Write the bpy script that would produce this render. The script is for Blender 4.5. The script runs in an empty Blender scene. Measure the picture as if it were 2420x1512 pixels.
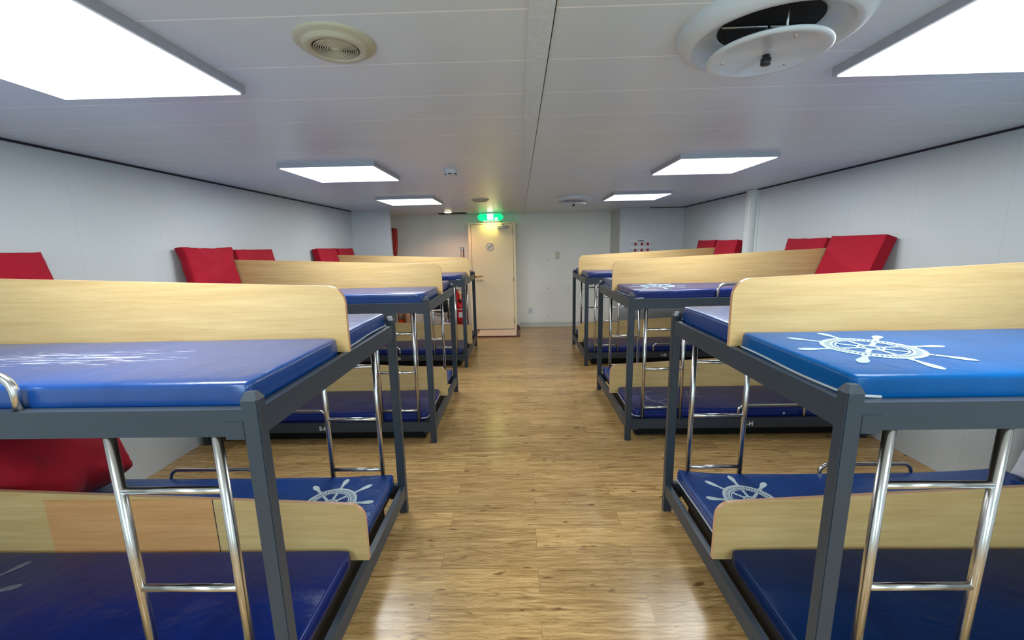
import bpy, bmesh, math, random
from mathutils import Vector, Matrix, noise

C = bpy.context.scene.collection
SC = bpy.context.scene
PI = math.pi

# ------------------------------------------------------------------ camera, world, exposure
F_PX = 957.0253
cd = bpy.data.cameras.new('camera'); cam = bpy.data.objects.new('camera', cd); C.objects.link(cam)
cd.sensor_fit = 'HORIZONTAL'; cd.sensor_width = 36.0; cd.lens = F_PX / 2420.0 * 36.0
cd.clip_start = 0.02; cd.clip_end = 60
cR = Vector((0.99966177, 0.01672261, -0.01991727)).normalized()
cF = Vector((-0.02001314, 0.98373102, -0.17852944)).normalized()
cU = cR.cross(cF).normalized()
CAM_H = 1.65
cam.matrix_world = Matrix(((cR.x, cU.x, -cF.x, 0), (cR.y, cU.y, -cF.y, 0), (cR.z, cU.z, -cF.z, CAM_H), (0, 0, 0, 1)))
SC.camera = cam
w = bpy.data.worlds.new('world'); SC.world = w; w.use_nodes = True
w.node_tree.nodes['Background'].inputs[0].default_value = (0.02, 0.02, 0.022, 1)
SC.view_settings.view_transform = 'Standard'; SC.view_settings.look = 'None'
SC.view_settings.gamma = 1; SC.view_settings.use_curve_mapping = False
SC.view_settings.exposure = 0.0
PANEL_E = 2.2                     # radiance of the ceiling light diffusers
LAMP_W = 27.0                     # light thrown down by each ceiling lamp
ASSUMED_WINDOW_E = 11.0                   # glow of the assumed, unseen windows added behind the camera
PANEL_COL = (0.93, 0.985, 1.0)

# ------------------------------------------------------------------ room measures
XWL, XWR, ZC = -2.811, 2.975, 2.2875
YB, YF = -2.3, 8.30
XL, XR = -0.7358, 0.8780
WD = 1.2839
YLB = (1.0534, 3.2267, 5.4343)
YRB = (1.0497, 3.2339, 5.4222)

# ------------------------------------------------------------------ material helpers
def srgb(r, g, b, a=1.0):
    f = lambda c: (c / 255.0) / 12.92 if c / 255.0 <= 0.04045 else (((c / 255.0) + 0.055) / 1.055) ** 2.4
    return (f(r), f(g), f(b), a)

class NT:
    def __init__(self, name):
        self.m = bpy.data.materials.new(name); self.m.use_nodes = True
        self.t = self.m.node_tree; self.b = self.t.nodes['Principled BSDF']
    def n(self, typ, **kw):
        nd = self.t.nodes.new(typ)
        for k, v in kw.items():
            if k in nd.inputs.keys(): nd.inputs[k].default_value = v
            else: setattr(nd, k, v)
        return nd
    def l(self, a, b): self.t.links.new(a, b)
    def coords(self, scale=(1, 1, 1), loc=(0, 0, 0), kind='Object'):
        tc = self.n('ShaderNodeTexCoord'); mp = self.n('ShaderNodeMapping')
        mp.inputs['Scale'].default_value = scale; mp.inputs['Location'].default_value = loc
        self.l(tc.outputs[kind], mp.inputs[0]); return mp.outputs[0]
    def noise(self, vec, scale=5.0, detail=3.0, rough=0.5, dist=0.0):
        nd = self.n('ShaderNodeTexNoise'); nd.inputs['Scale'].default_value = scale
        nd.inputs['Detail'].default_value = detail; nd.inputs['Roughness'].default_value = rough
        nd.inputs['Distortion'].default_value = dist
        self.l(vec, nd.inputs['Vector']); return nd.outputs['Fac']
    def ramp(self, fac, stops):
        r = self.n('ShaderNodeValToRGB'); el = r.color_ramp.elements
        el[0].position, el[0].color = stops[0]; el[1].position, el[1].color = stops[-1]
        for p, c in stops[1:-1]:
            e = el.new(p); e.color = c
        self.l(fac, r.inputs[0]); return r.outputs[0]
    def mix(self, fac, a, b, mode='MIX'):
        m = self.n('ShaderNodeMix', data_type='RGBA', blend_type=mode)
        for i, v in ((0, fac), (6, a), (7, b)):
            if hasattr(v, 'is_output'): self.l(v, m.inputs[i])
            else: m.inputs[i].default_value = v
        return m.outputs[2]
    def math(self, op, a, b=None, c=None):
        m = self.n('ShaderNodeMath', operation=op)
        for i, v in enumerate((a, b, c)):
            if v is None: continue
            if hasattr(v, 'is_output'): self.l(v, m.inputs[i])
            else: m.inputs[i].default_value = v
        return m.outputs[0]
    def bump(self, h, strength=0.2, dist=0.01):
        bp = self.n('ShaderNodeBump'); bp.inputs['Strength'].default_value = strength
        bp.inputs['Distance'].default_value = dist
        self.l(h, bp.inputs['Height']); self.l(bp.outputs[0], self.b.inputs['Normal'])
    def set(self, col=None, rough=None, metal=None, spec=None, coat=None, coat_rough=None):
        b = self.b.inputs
        if col is not None:
            if hasattr(col, 'is_output'): self.l(col, b['Base Color'])
            else: b['Base Color'].default_value = col
        if rough is not None:
            if hasattr(rough, 'is_output'): self.l(rough, b['Roughness'])
            else: b['Roughness'].default_value = rough
        if metal is not None: b['Metallic'].default_value = metal
        if spec is not None: b['Specular IOR Level'].default_value = spec
        if coat is not None: b['Coat Weight'].default_value = coat
        if coat_rough is not None: b['Coat Roughness'].default_value = coat_rough
        return self.m

def plain(name, col, rough=0.5, metal=0.0, var=0.06, spec=0.5, scale=40, bump=0.0):
    t = NT(name); v = t.coords()
    f = t.noise(v, scale, 3)
    d = (col[0] * (1 - var), col[1] * (1 - var), col[2] * (1 - var), 1)
    u = (min(1, col[0] * (1 + var)), min(1, col[1] * (1 + var)), min(1, col[2] * (1 + var)), 1)
    c = t.ramp(f, [(0.3, d), (0.7, u)])
    if bump: t.bump(f, bump, 0.002)
    return t.set(c, rough, metal, spec)

def emit(name, col, strength):
    t = NT(name)
    t.b.inputs['Base Color'].default_value = (*col[:3], 1)
    t.b.inputs['Emission Color'].default_value = (*col[:3], 1)
    t.b.inputs['Emission Strength'].default_value = strength
    t.b.inputs['Roughness'].default_value = 0.5
    return t.m

def wall_mat(name, axis, seam0, pitch, col):
    t = NT(name); v = t.coords()
    sx = t.n('ShaderNodeSeparateXYZ'); t.l(v, sx.inputs[0])
    p = t.math('SUBTRACT', sx.outputs[axis], seam0 - 40 * pitch)
    fr = t.math('FRACT', t.math('DIVIDE', p, pitch))
    seam = t.math('LESS_THAN', fr, 0.004 / pitch)
    nz = t.noise(v, 3.0, 4)
    d = tuple(c * 0.965 for c in col[:3]) + (1,)
    base = t.ramp(nz, [(0.3, d), (0.7, col)])
    dk = tuple(c * 0.80 for c in col[:3]) + (1,)
    c = t.mix(t.math('MULTIPLY', seam, 0.55), base, dk)
    fine = t.noise(v, 120.0, 2)
    t.bump(fine, 0.05, 0.001)
    return t.set(c, 0.42, 0, 0.35)

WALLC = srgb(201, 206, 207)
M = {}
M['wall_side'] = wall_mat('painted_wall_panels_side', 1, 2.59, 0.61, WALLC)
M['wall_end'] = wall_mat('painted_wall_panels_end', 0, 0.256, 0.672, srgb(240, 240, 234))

def ceiling_mat():
    t = NT('ceiling_strip_panels'); v = t.coords()
    s = t.n('ShaderNodeSeparateXYZ'); t.l(v, s.inputs[0])
    p = t.math('SUBTRACT', s.outputs[1], 1.2375 - 40 * 0.3108)
    fr = t.math('FRACT', t.math('DIVIDE', p, 0.3108))
    seam = t.math('LESS_THAN', fr, 0.0055 / 0.3108)
    col = srgb(218, 228, 233)
    nz = t.noise(v, 2.5, 4)
    base = t.ramp(nz, [(0.3, tuple(c * 0.97 for c in col[:3]) + (1,)), (0.7, col)])
    c = t.mix(seam, base, srgb(255, 255, 255))
    # each strip is very slightly dished, so reflections ripple from strip to strip
    dish = t.math('MULTIPLY', t.math('SUBTRACT', fr, 0.5), t.math('SUBTRACT', fr, 0.5))
    fine = t.noise(v, 60.0, 2)
    h = t.math('ADD', t.math('MULTIPLY', dish, -1.0), t.math('MULTIPLY', fine, 0.02))
    t.bump(h, 0.12, 0.02)
    return t.set(c, 0.30, 0, 0.5)
M['ceiling'] = ceiling_mat()

def floor_mat():
    t = NT('wood_plank_vinyl'); v = t.coords(loc=(-0.072, -0.008, 0))
    bk = t.n('ShaderNodeTexBrick'); bk.offset = 0.5; bk.offset_frequency = 2; bk.squash = 1.0
    t.l(v, bk.inputs['Vector'])
    bk.inputs['Color1'].default_value = (0, 0, 0, 1); bk.inputs['Color2'].default_value = (1, 1, 1, 1)
    bk.inputs['Mortar'].default_value = (0.5, 0.5, 0.5, 1)
    bk.inputs['Scale'].default_value = 1.0; bk.inputs['Mortar Size'].default_value = 0.0011
    bk.inputs['Mortar Smooth'].default_value = 0.3; bk.inputs['Bias'].default_value = 0.0
    bk.inputs['Brick Width'].default_value = 1.02; bk.inputs['Row Height'].default_value = 0.153
    rnd = bk.outputs['Color']
    # shift the grain from plank to plank
    off = t.n('ShaderNodeVectorMath', operation='MULTIPLY_ADD')
    t.l(rnd, off.inputs[0]); off.inputs[1].default_value = (7.3, 3.1, 5.7); t.l(v, off.inputs[2])
    def stretch(sc):
        m = t.n('ShaderNodeMapping'); m.inputs['Scale'].default_value = sc
        t.l(off.outputs[0], m.inputs[0]); return m.outputs[0]
    g1 = t.noise(stretch((2.2, 34, 1)), 1.6, 6, 0.62, 0.9)
    g2 = t.noise(stretch((5.0, 150, 1)), 1.3, 3, 0.6, 0.3)
    wv = t.n('ShaderNodeTexWave', wave_type='BANDS', bands_direction='Y')
    wv.inputs['Scale'].default_value = 9.0; wv.inputs['Distortion'].default_value = 9.0
    wv.inputs['Detail'].default_value = 2.0; wv.inputs['Detail Scale'].default_value = 1.2
    t.l(stretch((1.1, 1.7, 1)), wv.inputs['Vector'])
    kn = t.noise(stretch((9, 26, 1)), 1.0, 2, 0.5)
    # cathedral figure: contour lines of a slow stretched noise, only on part of the planks
    lf = t.noise(stretch((0.75, 9.0, 1)), 1.0, 1, 0.4, 0.1)
    ct = t.math('ABSOLUTE', t.math('SUBTRACT', t.math('FRACT', t.math('MULTIPLY', lf, 17.0)), 0.5))
    where = t.ramp(t.noise(stretch((0.9, 4.5, 1)), 1.3, 1, 0.5), [(0.50, (0, 0, 0, 1)), (0.60, (1, 1, 1, 1))])
    cathedral = t.math('MULTIPLY', t.ramp(ct, [(0.03, (1, 1, 1, 1)), (0.16, (0, 0, 0, 1))]), where)
    base = t.ramp(g1, [(0.25, srgb(120, 88, 50)), (0.40, srgb(172, 136, 86)), (0.56, srgb(200, 164, 110)), (0.78, srgb(226, 194, 140))])
    base = t.mix(t.math('MULTIPLY', t.ramp(wv.outputs['Fac'], [(0.0, (1, 1, 1, 1)), (0.28, (0, 0, 0, 1))]), 0.28), base, srgb(112, 80, 46))
    base = t.mix(t.math('MULTIPLY', t.ramp(g2, [(0.30, (1, 1, 1, 1)), (0.46, (0, 0, 0, 1))]), 0.30), base, srgb(120, 86, 50))
    base = t.mix(t.math('MULTIPLY', cathedral, 0.5), base, srgb(112, 80, 44))
    base = t.mix(t.ramp(kn, [(0.67, (0, 0, 0, 1)), (0.74, (0.85, 0.85, 0.85, 1))]), base, srgb(104, 72, 42))
    tone = t.ramp(rnd, [(0.0, (0.80, 0.79, 0.78, 1)), (1.0, (1.10, 1.09, 1.06, 1))])
    base = t.mix(1.0, base, tone, 'MULTIPLY')
    base = t.mix(t.math('MULTIPLY', bk.outputs['Fac'], 0.6), base, srgb(92, 64, 36))
    t.bump(t.math('SUBTRACT', g1, t.math('MULTIPLY', bk.outputs['Fac'], 1.0)), 0.10, 0.002)
    rg = t.ramp(g1, [(0.2, (0.27, 0.27, 0.27, 1)), (0.8, (0.18, 0.18, 0.18, 1))])
    return t.set(base, rg, 0, 0.45)
M['floor'] = floor_mat()

def maple_mat(name, light, dark, sc=1.0):
    t = NT(name); v = t.coords()
    s = lambda sc3: None
    m = t.n('ShaderNodeMapping'); m.inputs['Scale'].default_value = (1.4, 1, 26); t.l(v, m.inputs[0])
    g = t.noise(m.outputs[0], 1.5, 5, 0.6, 0.7)
    m2 = t.n('ShaderNodeMapping'); m2.inputs['Scale'].default_value = (7, 1, 170); t.l(v, m2.inputs[0])
    g2 = t.noise(m2.outputs[0], 1.2, 3, 0.6, 0.2)
    c = t.ramp(g, [(0.28, dark), (0.72, light)])
    c = t.mix(t.math('MULTIPLY', t.ramp(g2, [(0.32, (1, 1, 1, 1)), (0.48, (0, 0, 0, 1))]), 0.16), c, tuple(x * 0.6 for x in dark[:3]) + (1,))
    t.bump(g2, 0.04, 0.001)
    return t.set(c, 0.42, 0, 0.4)
M['maple'] = maple_mat('maple_laminate', srgb(215, 184, 128), srgb(195, 160, 103))
M['edge'] = plain('board_edge_banding', srgb(206, 160, 122), 0.35, 0, 0.05)
M['veneer'] = maple_mat('orange_veneer', srgb(222, 168, 112), srgb(200, 142, 86))
M['frame'] = plain('grey_enamel_frame', srgb(50, 60, 71), 0.40, 0.0, 0.08, 0.5, 260, 0.05)
M['slab'] = plain('dark_bunk_base', srgb(26, 28, 32), 0.7)
M['chrome'] = plain('polished_steel_tube', (0.62, 0.61, 0.60, 1), 0.24, 1.0, 0.03)
M['print'] = plain('pale_print', srgb(182, 198, 204), 0.5, 0, 0.08, 0.4, 90)
M['print_upper'] = plain('pale_upper_print', srgb(158, 178, 188), 0.55, 0, 0.08, 0.3, 90)
M['print_worn'] = plain('worn_grey_print', srgb(112, 118, 136), 0.5, 0, 0.25, 0.4, 60)
M['piping'] = plain('pale_piping', srgb(188, 192, 192), 0.35)
M['white_letter'] = plain('white_lettering', srgb(235, 235, 235), 0.5)

def vinyl_mat(name, col, scuff=0.0, rough=0.30, region=None, spec=0.45, coat=0.0, wr=0.30):
    t = NT(name); v = t.coords()
    nz = t.noise(v, 4.0, 3)
    d = tuple(c * 0.86 for c in col[:3]) + (1,); u = tuple(min(1, c * 1.12) for c in col[:3]) + (1,)
    c = t.ramp(nz, [(0.3, d), (0.7, u)])
    if scuff:
        x0, x1, y0, y1 = region
        m = t.n('ShaderNodeMapping'); m.inputs['Scale'].default_value = (3.2, 42, 1); t.l(v, m.inputs[0])
        s1 = t.noise(m.outputs[0], 1.6, 6, 0.72, 0.9)
        sp = t.n('ShaderNodeSeparateXYZ'); t.l(v, sp.inputs[0])
        def win(o, a, b):
            mid, hw = (a + b) / 2, (b - a) / 2
            q = t.math('DIVIDE', t.math('ABSOLUTE', t.math('SUBTRACT', o, mid)), hw)
            return t.math('MAXIMUM', t.math('SUBTRACT', 1.0, t.math('POWER', q, 3.0)), 0.0)
        wnd = t.math('MULTIPLY', win(sp.outputs[0], x0, x1), win(sp.outputs[1], y0, y1))
        k = t.math('MULTIPLY', s1, t.math('ADD', 0.55, t.math('MULTIPLY', wnd, 0.45)))
        msk = t.ramp(k, [(0.515, (0, 0, 0, 1)), (0.575, (1, 1, 1, 1))])
        msk = t.math('MULTIPLY', t.math('MULTIPLY', msk, t.math('GREATER_THAN', wnd, 0.05)), scuff)
        c = t.mix(msk, c, srgb(190, 200, 225))
    f1 = t.noise(v, 9.0, 3, 0.5, 0.6); f2 = t.noise(v, 220.0, 2)
    h = t.math('ADD', f1, t.math('MULTIPLY', f2, 0.04))
    t.bump(h, wr, 0.012)
    return t.set(c, rough, 0, spec, coat, 0.2)
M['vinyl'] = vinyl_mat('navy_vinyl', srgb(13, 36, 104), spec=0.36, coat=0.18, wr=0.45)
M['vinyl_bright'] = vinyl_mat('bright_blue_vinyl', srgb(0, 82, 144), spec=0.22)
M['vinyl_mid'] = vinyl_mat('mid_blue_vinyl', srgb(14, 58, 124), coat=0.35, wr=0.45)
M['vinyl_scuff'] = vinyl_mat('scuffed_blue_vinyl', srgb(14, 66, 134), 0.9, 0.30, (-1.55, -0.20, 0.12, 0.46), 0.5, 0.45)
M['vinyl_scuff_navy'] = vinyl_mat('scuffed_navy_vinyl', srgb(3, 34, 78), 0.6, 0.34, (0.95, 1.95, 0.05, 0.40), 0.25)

def cloth_mat(name, col):
    t = NT(name); v = t.coords()
    f = t.noise(v, 6, 4, 0.6, 0.6); f2 = t.noise(v, 320, 2)
    c = t.ramp(f, [(0.3, tuple(x * 0.85 for x in col[:3]) + (1,)), (0.7, col)])
    t.bump(t.math('ADD', f, t.math('MULTIPLY', f2, 0.15)), 0.35, 0.01)
    t.b.inputs['Sheen Weight'].default_value = 0.08
    return t.set(c, 0.85, 0, 0.2)
M['red'] = cloth_mat('red_cotton', srgb(166, 18, 40))
M['red_deep'] = cloth_mat('crimson_cotton', srgb(150, 14, 34))
M['white_cloth'] = cloth_mat('white_cotton', srgb(225, 225, 232))
M['orange_fabric'] = cloth_mat('orange_fabric', srgb(240, 84, 34))
M['jacket'] = cloth_mat('orange_red_fabric', srgb(146, 34, 24))
M['black_fabric'] = cloth_mat('black_fabric', srgb(24, 24, 26))
M['white_metal'] = plain('white_enamel', srgb(206, 213, 217), 0.28, 0, 0.02)
M['cream'] = plain('cream_plastic', srgb(188, 184, 160), 0.5, 0, 0.03)
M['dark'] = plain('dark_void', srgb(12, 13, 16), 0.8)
M['gap'] = plain('dark_gap', srgb(34, 36, 44), 0.8)
M['door'] = plain('cream_painted_door', srgb(240, 222, 184), 0.42, 0, 0.02)
M['sill'] = plain('pinkish_sill', srgb(244, 216, 200), 0.5)
M['maroon'] = plain('maroon_paint', srgb(84, 34, 30), 0.5)
M['brass'] = plain('brass_lever', srgb(196, 148, 80), 0.3, 1.0)
M['grey_plastic'] = plain('light_grey_plastic', srgb(146, 152, 162), 0.45, 0, 0.03)
M['steel'] = plain('brushed_steel', (0.55, 0.55, 0.55, 1), 0.35, 1.0)
M['black'] = plain('black_plastic', srgb(26, 28, 30), 0.4)
M['lamp_frame'] = plain('lamp_housing', srgb(172, 175, 184), 0.4)
M['diffuser'] = emit('lit_diffuser', PANEL_COL, PANEL_E)
M['assumed_daylight'] = emit('assumed_window_glow', (0.50, 0.80, 1.0), ASSUMED_WINDOW_E)  # emission for the assumed windows added behind the camera
M['ext_red'] = plain('extinguisher_red', srgb(190, 18, 26), 0.25)
M['sign_red'] = plain('sign_red', srgb(196, 24, 32), 0.5)
M['paper'] = plain('white_paper', srgb(208, 211, 213), 0.6, 0, 0.01)
M['ink'] = plain('dark_ink', srgb(44, 46, 52), 0.6)
M['grey_ink'] = plain('grey_ink', srgb(150, 152, 158), 0.6)
M['red_ink'] = plain('red_ink', srgb(150, 44, 50), 0.6)
M['crate'] = plain('brown_plywood', srgb(176, 120, 78), 0.6)
M['basin'] = plain('white_plastic_tub', srgb(226, 220, 224), 0.35, 0, 0.02)
M['exit_green'] = emit('exit_green', (0.0, 0.72, 0.22), 1.5)
M['exit_white'] = emit('exit_white', (0.9, 1.0, 0.95), 3.0)
M['exit_strip'] = emit('exit_strip', (1.0, 0.86, 0.35), 3.0)
M['warm_lamp'] = emit('warm_lamp', (1.0, 0.80, 0.55), 12.0)

# ------------------------------------------------------------------ mesh helpers
def add_box(bm, x0, x1, y0, y1, z0, z1, mi=0):
    vs = [bm.verts.new(p) for p in ((x0, y0, z0), (x1, y0, z0), (x1, y1, z0), (x0, y1, z0), (x0, y0, z1), (x1, y0, z1), (x1, y1, z1), (x0, y1, z1))]
    fs = []
    for q in ((0, 3, 2, 1), (4, 5, 6, 7), (0, 1, 5, 4), (1, 2, 6, 5), (2, 3, 7, 6), (3, 0, 4, 7)):
        f = bm.faces.new([vs[i] for i in q]); f.material_index = mi; fs.append(f)
    return fs

def bevel_all(bm, r, seg=2, ang=0.5):
    es = [e for e in bm.edges if len(e.link_faces) == 2 and e.calc_face_angle(0) > ang]
    bmesh.ops.bevel(bm, geom=es, offset=r, segments=seg, affect='EDGES', profile=0.5, clamp_overlap=True)

def add_tube(bm, pts, r, n=12, caps=True, mi=0):
    pts = [Vector(p) for p in pts]
    rings = []
    up = None
    for i, p in enumerate(pts):
        if i == 0: d = pts[1] - pts[0]
        elif i == len(pts) - 1: d = pts[-1] - pts[-2]
        else: d = (pts[i + 1] - pts[i]).normalized() + (pts[i] - pts[i - 1]).normalized()
        d.normalize()
        if up is None:
            up = Vector((0, 0, 1)) if abs(d.z) < 0.9 else Vector((1, 0, 0))
        a = d.cross(up).normalized(); b = a.cross(d).normalized(); up = b
        rr = r[i] if isinstance(r, (list, tuple)) else r
        rings.append([bm.verts.new(p + a * rr * math.cos(2 * PI * k / n) + b * rr * math.sin(2 * PI * k / n)) for k in range(n)])
    for i in range(len(rings) - 1):
        for k in range(n):
            f = bm.faces.new((rings[i][k], rings[i][(k + 1) % n], rings[i + 1][(k + 1) % n], rings[i + 1][k])); f.smooth = True; f.material_index = mi
    if caps:
        f = bm.faces.new(rings[0][::-1]); f.material_index = mi
        f = bm.faces.new(rings[-1]); f.material_index = mi

def add_lathe(bm, prof, n=48, c=(0, 0, 0), mi=0, smooth=True, axis='Z'):
    rings = []
    for r, z in prof:
        if r < 1e-6:
            p = (0, 0, z) if axis == 'Z' else (0, z, 0)
            rings.append([bm.verts.new(Vector(p) + Vector(c))])
        else:
            rg = []
            for k in range(n):
                a = 2 * PI * k / n
                p = (r * math.cos(a), r * math.sin(a), z) if axis == 'Z' else (r * math.cos(a), z, r * math.sin(a))
                rg.append(bm.verts.new(Vector(p) + Vector(c)))
            rings.append(rg)
    for A, B in zip(rings, rings[1:]):
        for k in range(n):
            k2 = (k + 1) % n
            if len(A) == 1 and len(B) == 1: continue
            if len(A) == 1: q = (A[0], B[k], B[k2])
            elif len(B) == 1: q = (A[k], A[k2], B[0])
            else: q = (A[k], A[k2], B[k2], B[k])
            f = bm.faces.new(q); f.smooth = smooth; f.material_index = mi

def add_prism(bm, poly, d0, d1, plane='XZ', mi=0, rim=None):
    """extrude a 2D polygon; plane XZ -> depth along y, XY -> depth along z, YZ -> depth along x"""
    def P(u, v, d):
        return {'XZ': (u, d, v), 'XY': (u, v, d), 'YZ': (d, u, v)}[plane]
    a = [bm.verts.new(P(u, v, d0)) for u, v in poly]; b = [bm.verts.new(P(u, v, d1)) for u, v in poly]
    f = bm.faces.new(a); f.material_index = mi
    f = bm.faces.new(b[::-1]); f.material_index = mi
    n = len(poly)
    for i in range(n):
        f = bm.faces.new((a[i], b[i], b[(i + 1) % n], a[(i + 1) % n])); f.material_index = mi if rim is None else rim

def obj(name, bm, mat, parent=None, loc=None, fix=True):
    if fix: bmesh.ops.recalc_face_normals(bm, faces=bm.faces[:])
    me = bpy.data.meshes.new(name); bm.to_mesh(me); bm.free()
    for m in (mat if isinstance(mat, (list, tuple)) else [mat]): me.materials.append(m)
    o = bpy.data.objects.new(name, me); C.objects.link(o)
    if parent: o.parent = parent
    if loc: o.location = loc
    return o

def tag(o, label, cat, group=None):
    o['label'] = label; o['category'] = cat
    if group: o['group'] = group
    return o

def thing(name, label, cat, loc=(0, 0, 0), group=None, rotz=0.0):
    o = bpy.data.objects.new(name, None); C.objects.link(o)
    o.location = loc; o.rotation_euler = (0, 0, rotz); o.empty_display_size = 0.1
    return tag(o, label, cat, group)

def struct(name, bm, mat, parent=None):
    o = obj(name, bm, mat, parent)
    if parent is None: o['kind'] = 'structure'
    return o

def box_obj(name, b, mat, parent=None, bev=0.0, seg=2):
    bm = bmesh.new(); add_box(bm, *b)
    if bev: bevel_all(bm, bev, seg)
    return obj(name, bm, mat, parent)

def copy_tree(o, parent=None):
    c = o.copy(); C.objects.link(c); c.parent = parent
    for ch in list(o.children): copy_tree(ch, c)
    return c

# ------------------------------------------------------------------ room shell
T = 0.08
bm = bmesh.new(); add_box(bm, XWL - T, XWR + T, YB - T, YF + T, -0.06, 0.0); struct('floor', bm, M['floor'])
bm = bmesh.new(); add_box(bm, XWL - T, XWR + T, YB - T, YF + T, ZC, ZC + 0.06); struct('ceiling', bm, M['ceiling'])
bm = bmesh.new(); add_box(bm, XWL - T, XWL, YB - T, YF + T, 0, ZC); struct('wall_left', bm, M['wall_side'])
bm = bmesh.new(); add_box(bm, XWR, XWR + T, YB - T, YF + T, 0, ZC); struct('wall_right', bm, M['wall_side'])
bm = bmesh.new(); add_box(bm, XWL, XWR, YB - T, YB, 0, ZC); struct('wall_back', bm, M['wall_end'])
bm = bmesh.new(); add_box(bm, XWL, XWR, YF, YF + T, 0, ZC); wf = struct('wall_far', bm, M['wall_end'])
bm = bmesh.new(); add_box(bm, XWL, -2.160, 6.955, 7.015, 0, ZC); struct('wall_far_left', bm, M['wall_side'])
bm = bmesh.new(); add_box(bm, 1.832, XWR, 7.53, YF, 0, ZC); bevel_all(bm, 0.004, 2); struct('wall_far_right', bm, M['wall_side'])
# holes left by old fixings in the far wall
for i, z in enumerate((1.36, 0.793, 0.229)):
    bm = bmesh.new(); add_lathe(bm, [(0.0, -0.002), (0.0075, -0.002), (0.008, 0.0)], 16, (0.576, YF, z), axis='Y')
    obj('fixing_hole', bm, M['ink'], wf)
# assumed glowing windows, unseen, added behind the camera to light the near bed fronts
for i, (xc, nm) in enumerate(((-1.3, 'assumed_window_1'), (1.5, 'assumed_window_2'))):
    bm = bmesh.new(); add_box(bm, xc - 0.46, xc + 0.46, YB + 0.001, YB + 0.012, 1.02, 1.98); wn = struct(nm, bm, M['assumed_daylight'])
    bm = bmesh.new()
    for b in ((-0.53, -0.46, 0.95, 2.05), (0.46, 0.53, 0.95, 2.05), (-0.46, 0.46, 0.95, 1.02), (-0.46, 0.46, 1.98, 2.05)): add_box(bm, xc + b[0], xc + b[1], YB + 0.001, YB + 0.035, b[2], b[3])
    obj('assumed_window_frame', bm, M['white_metal'], wn)
# dark shadow gap where the side walls meet the ceiling
def gap(name, b):
    bm = bmesh.new(); add_box(bm, *b); struct(name, bm, M['gap'])
gap('trim_1', (XWL, XWL + 0.012, YB, 6.955, ZC - 0.013, ZC))
gap('trim_2', (XWR - 0.012, XWR, YB, 7.53, ZC - 0.013, ZC))
gap('trim_3', (2.36, XWR - 0.012, 7.520, 7.53, ZC - 0.010, ZC))
# centre joint strip of the ceiling
bm = bmesh.new(); add_box(bm, 0.0370, 0.1085, YB, YF, ZC - 0.006, ZC - 0.0); bevel_all(bm, 0.002, 1)
struct('trim_4', bm, plain('ceiling_joint_strip', srgb(214, 224, 229), 0.35))
bm = bmesh.new(); add_box(bm, 0.1085, 0.1125, YB, YF, ZC - 0.001, ZC); struct('trim_5', bm, M['gap'])
# grey cove at the foot of the far wall
bm = bmesh.new(); add_prism(bm, [(YF, 0.0), (YF, 0.09), (YF - 0.006, 0.085), (YF - 0.008, 0.02), (YF - 0.02, 0.0)], 0.01, 1.832, 'YZ')
struct('baseboard_far', bm, plain('grey_cove', srgb(204, 204, 196), 0.5))
# half-round pipe casing on the right wall with a flat flange
bm = bmesh.new()
pc = [(XWR, 5.43), (XWR - 0.012, 5.43)]
for k in range(9):
    a = PI * k / 8 * 0.5
    pc.append((XWR - 0.012 - 0.075 * math.sin(a), 5.42 - 0.055 * (1 - math.cos(a))))
for k in range(1, 9):
    a = PI * k / 8 * 0.5
    pc.append((XWR - 0.012 - 0.075 * math.cos(a), 5.33 - 0.075 * math.sin(a)))
pc += [(XWR - 0.008, 5.255), (XWR - 0.008, 5.215), (XWR, 5.215)]
add_prism(bm, pc, 0.0, ZC - 0.004, 'XY')
struct('trim_6', bm, plain('casing_paint', srgb(206, 211, 208), 0.4, 0, 0.02))

# ------------------------------------------------------------------ ceiling lamps
def make_light(label):
    t = thing('ceiling_light', label, 'ceiling light', group='ceiling light panels')
    HX, HY, H = 0.361, 0.34, 0.032
    bm = bmesh.new()
    for b in ((-HX, HX, -HY, -HY + 0.012), (-HX, HX, HY - 0.012, HY), (-HX, -HX + 0.012, -HY + 0.012, HY - 0.012), (HX - 0.012, HX, -HY + 0.012, HY - 0.012)):
        add_box(bm, b[0], b[1], b[2], b[3], -H, 0)
    obj('housing', bm, M['lamp_frame'], t)
    bm = bmesh.new(); add_box(bm, -HX + 0.013, HX - 0.013, -HY + 0.013, HY - 0.013, -H - 0.005, -0.004)
    obj('diffuser', bm, M['diffuser'], t)
    ld = bpy.data.lights.new('lamp_beam', 'AREA'); ld.shape = 'RECTANGLE'; ld.size = 2 * HX - 0.03; ld.size_y = 2 * HY - 0.03
    ld.energy = LAMP_W; ld.color = PANEL_COL; ld.spread = PI
    lo = bpy.data.objects.new('lamp_beam', ld); C.objects.link(lo); lo.parent = t; lo.location = (0, 0, -H - 0.007)
    return t
LXL, LXR = -1.419, 1.553
lamps = [(LXL, 1.36, 'lit square ceiling light above the nearest left bunk bed'),
         (LXL, 3.46, 'lit square ceiling light above the middle left bunk bed'),
         (LXL, 5.55, 'lit square ceiling light above the farthest left bunk bed'),
         (LXR, 1.35, 'lit square ceiling light beside the large round vent, nearest on the right'),
         (LXR, 3.485, 'lit square ceiling light above the middle right bunk bed'),
         (LXR, 5.585, 'lit square ceiling light beside the small far round vent'),
         (LXL, -0.74, 'assumed lit square ceiling light, unseen behind the camera, left'),  # assumed lamp, added out of view to light the near bed fronts
         (LXR, -0.74, 'assumed lit square ceiling light, unseen behind the camera, right')]  # second assumed lamp, likewise added out of view
L0 = make_light(lamps[0][2])
for i, (x, y, lb) in enumerate(lamps):
    o = L0 if i == 0 else copy_tree(L0)
    o.location = (x, y, ZC); o['label'] = lb

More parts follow.
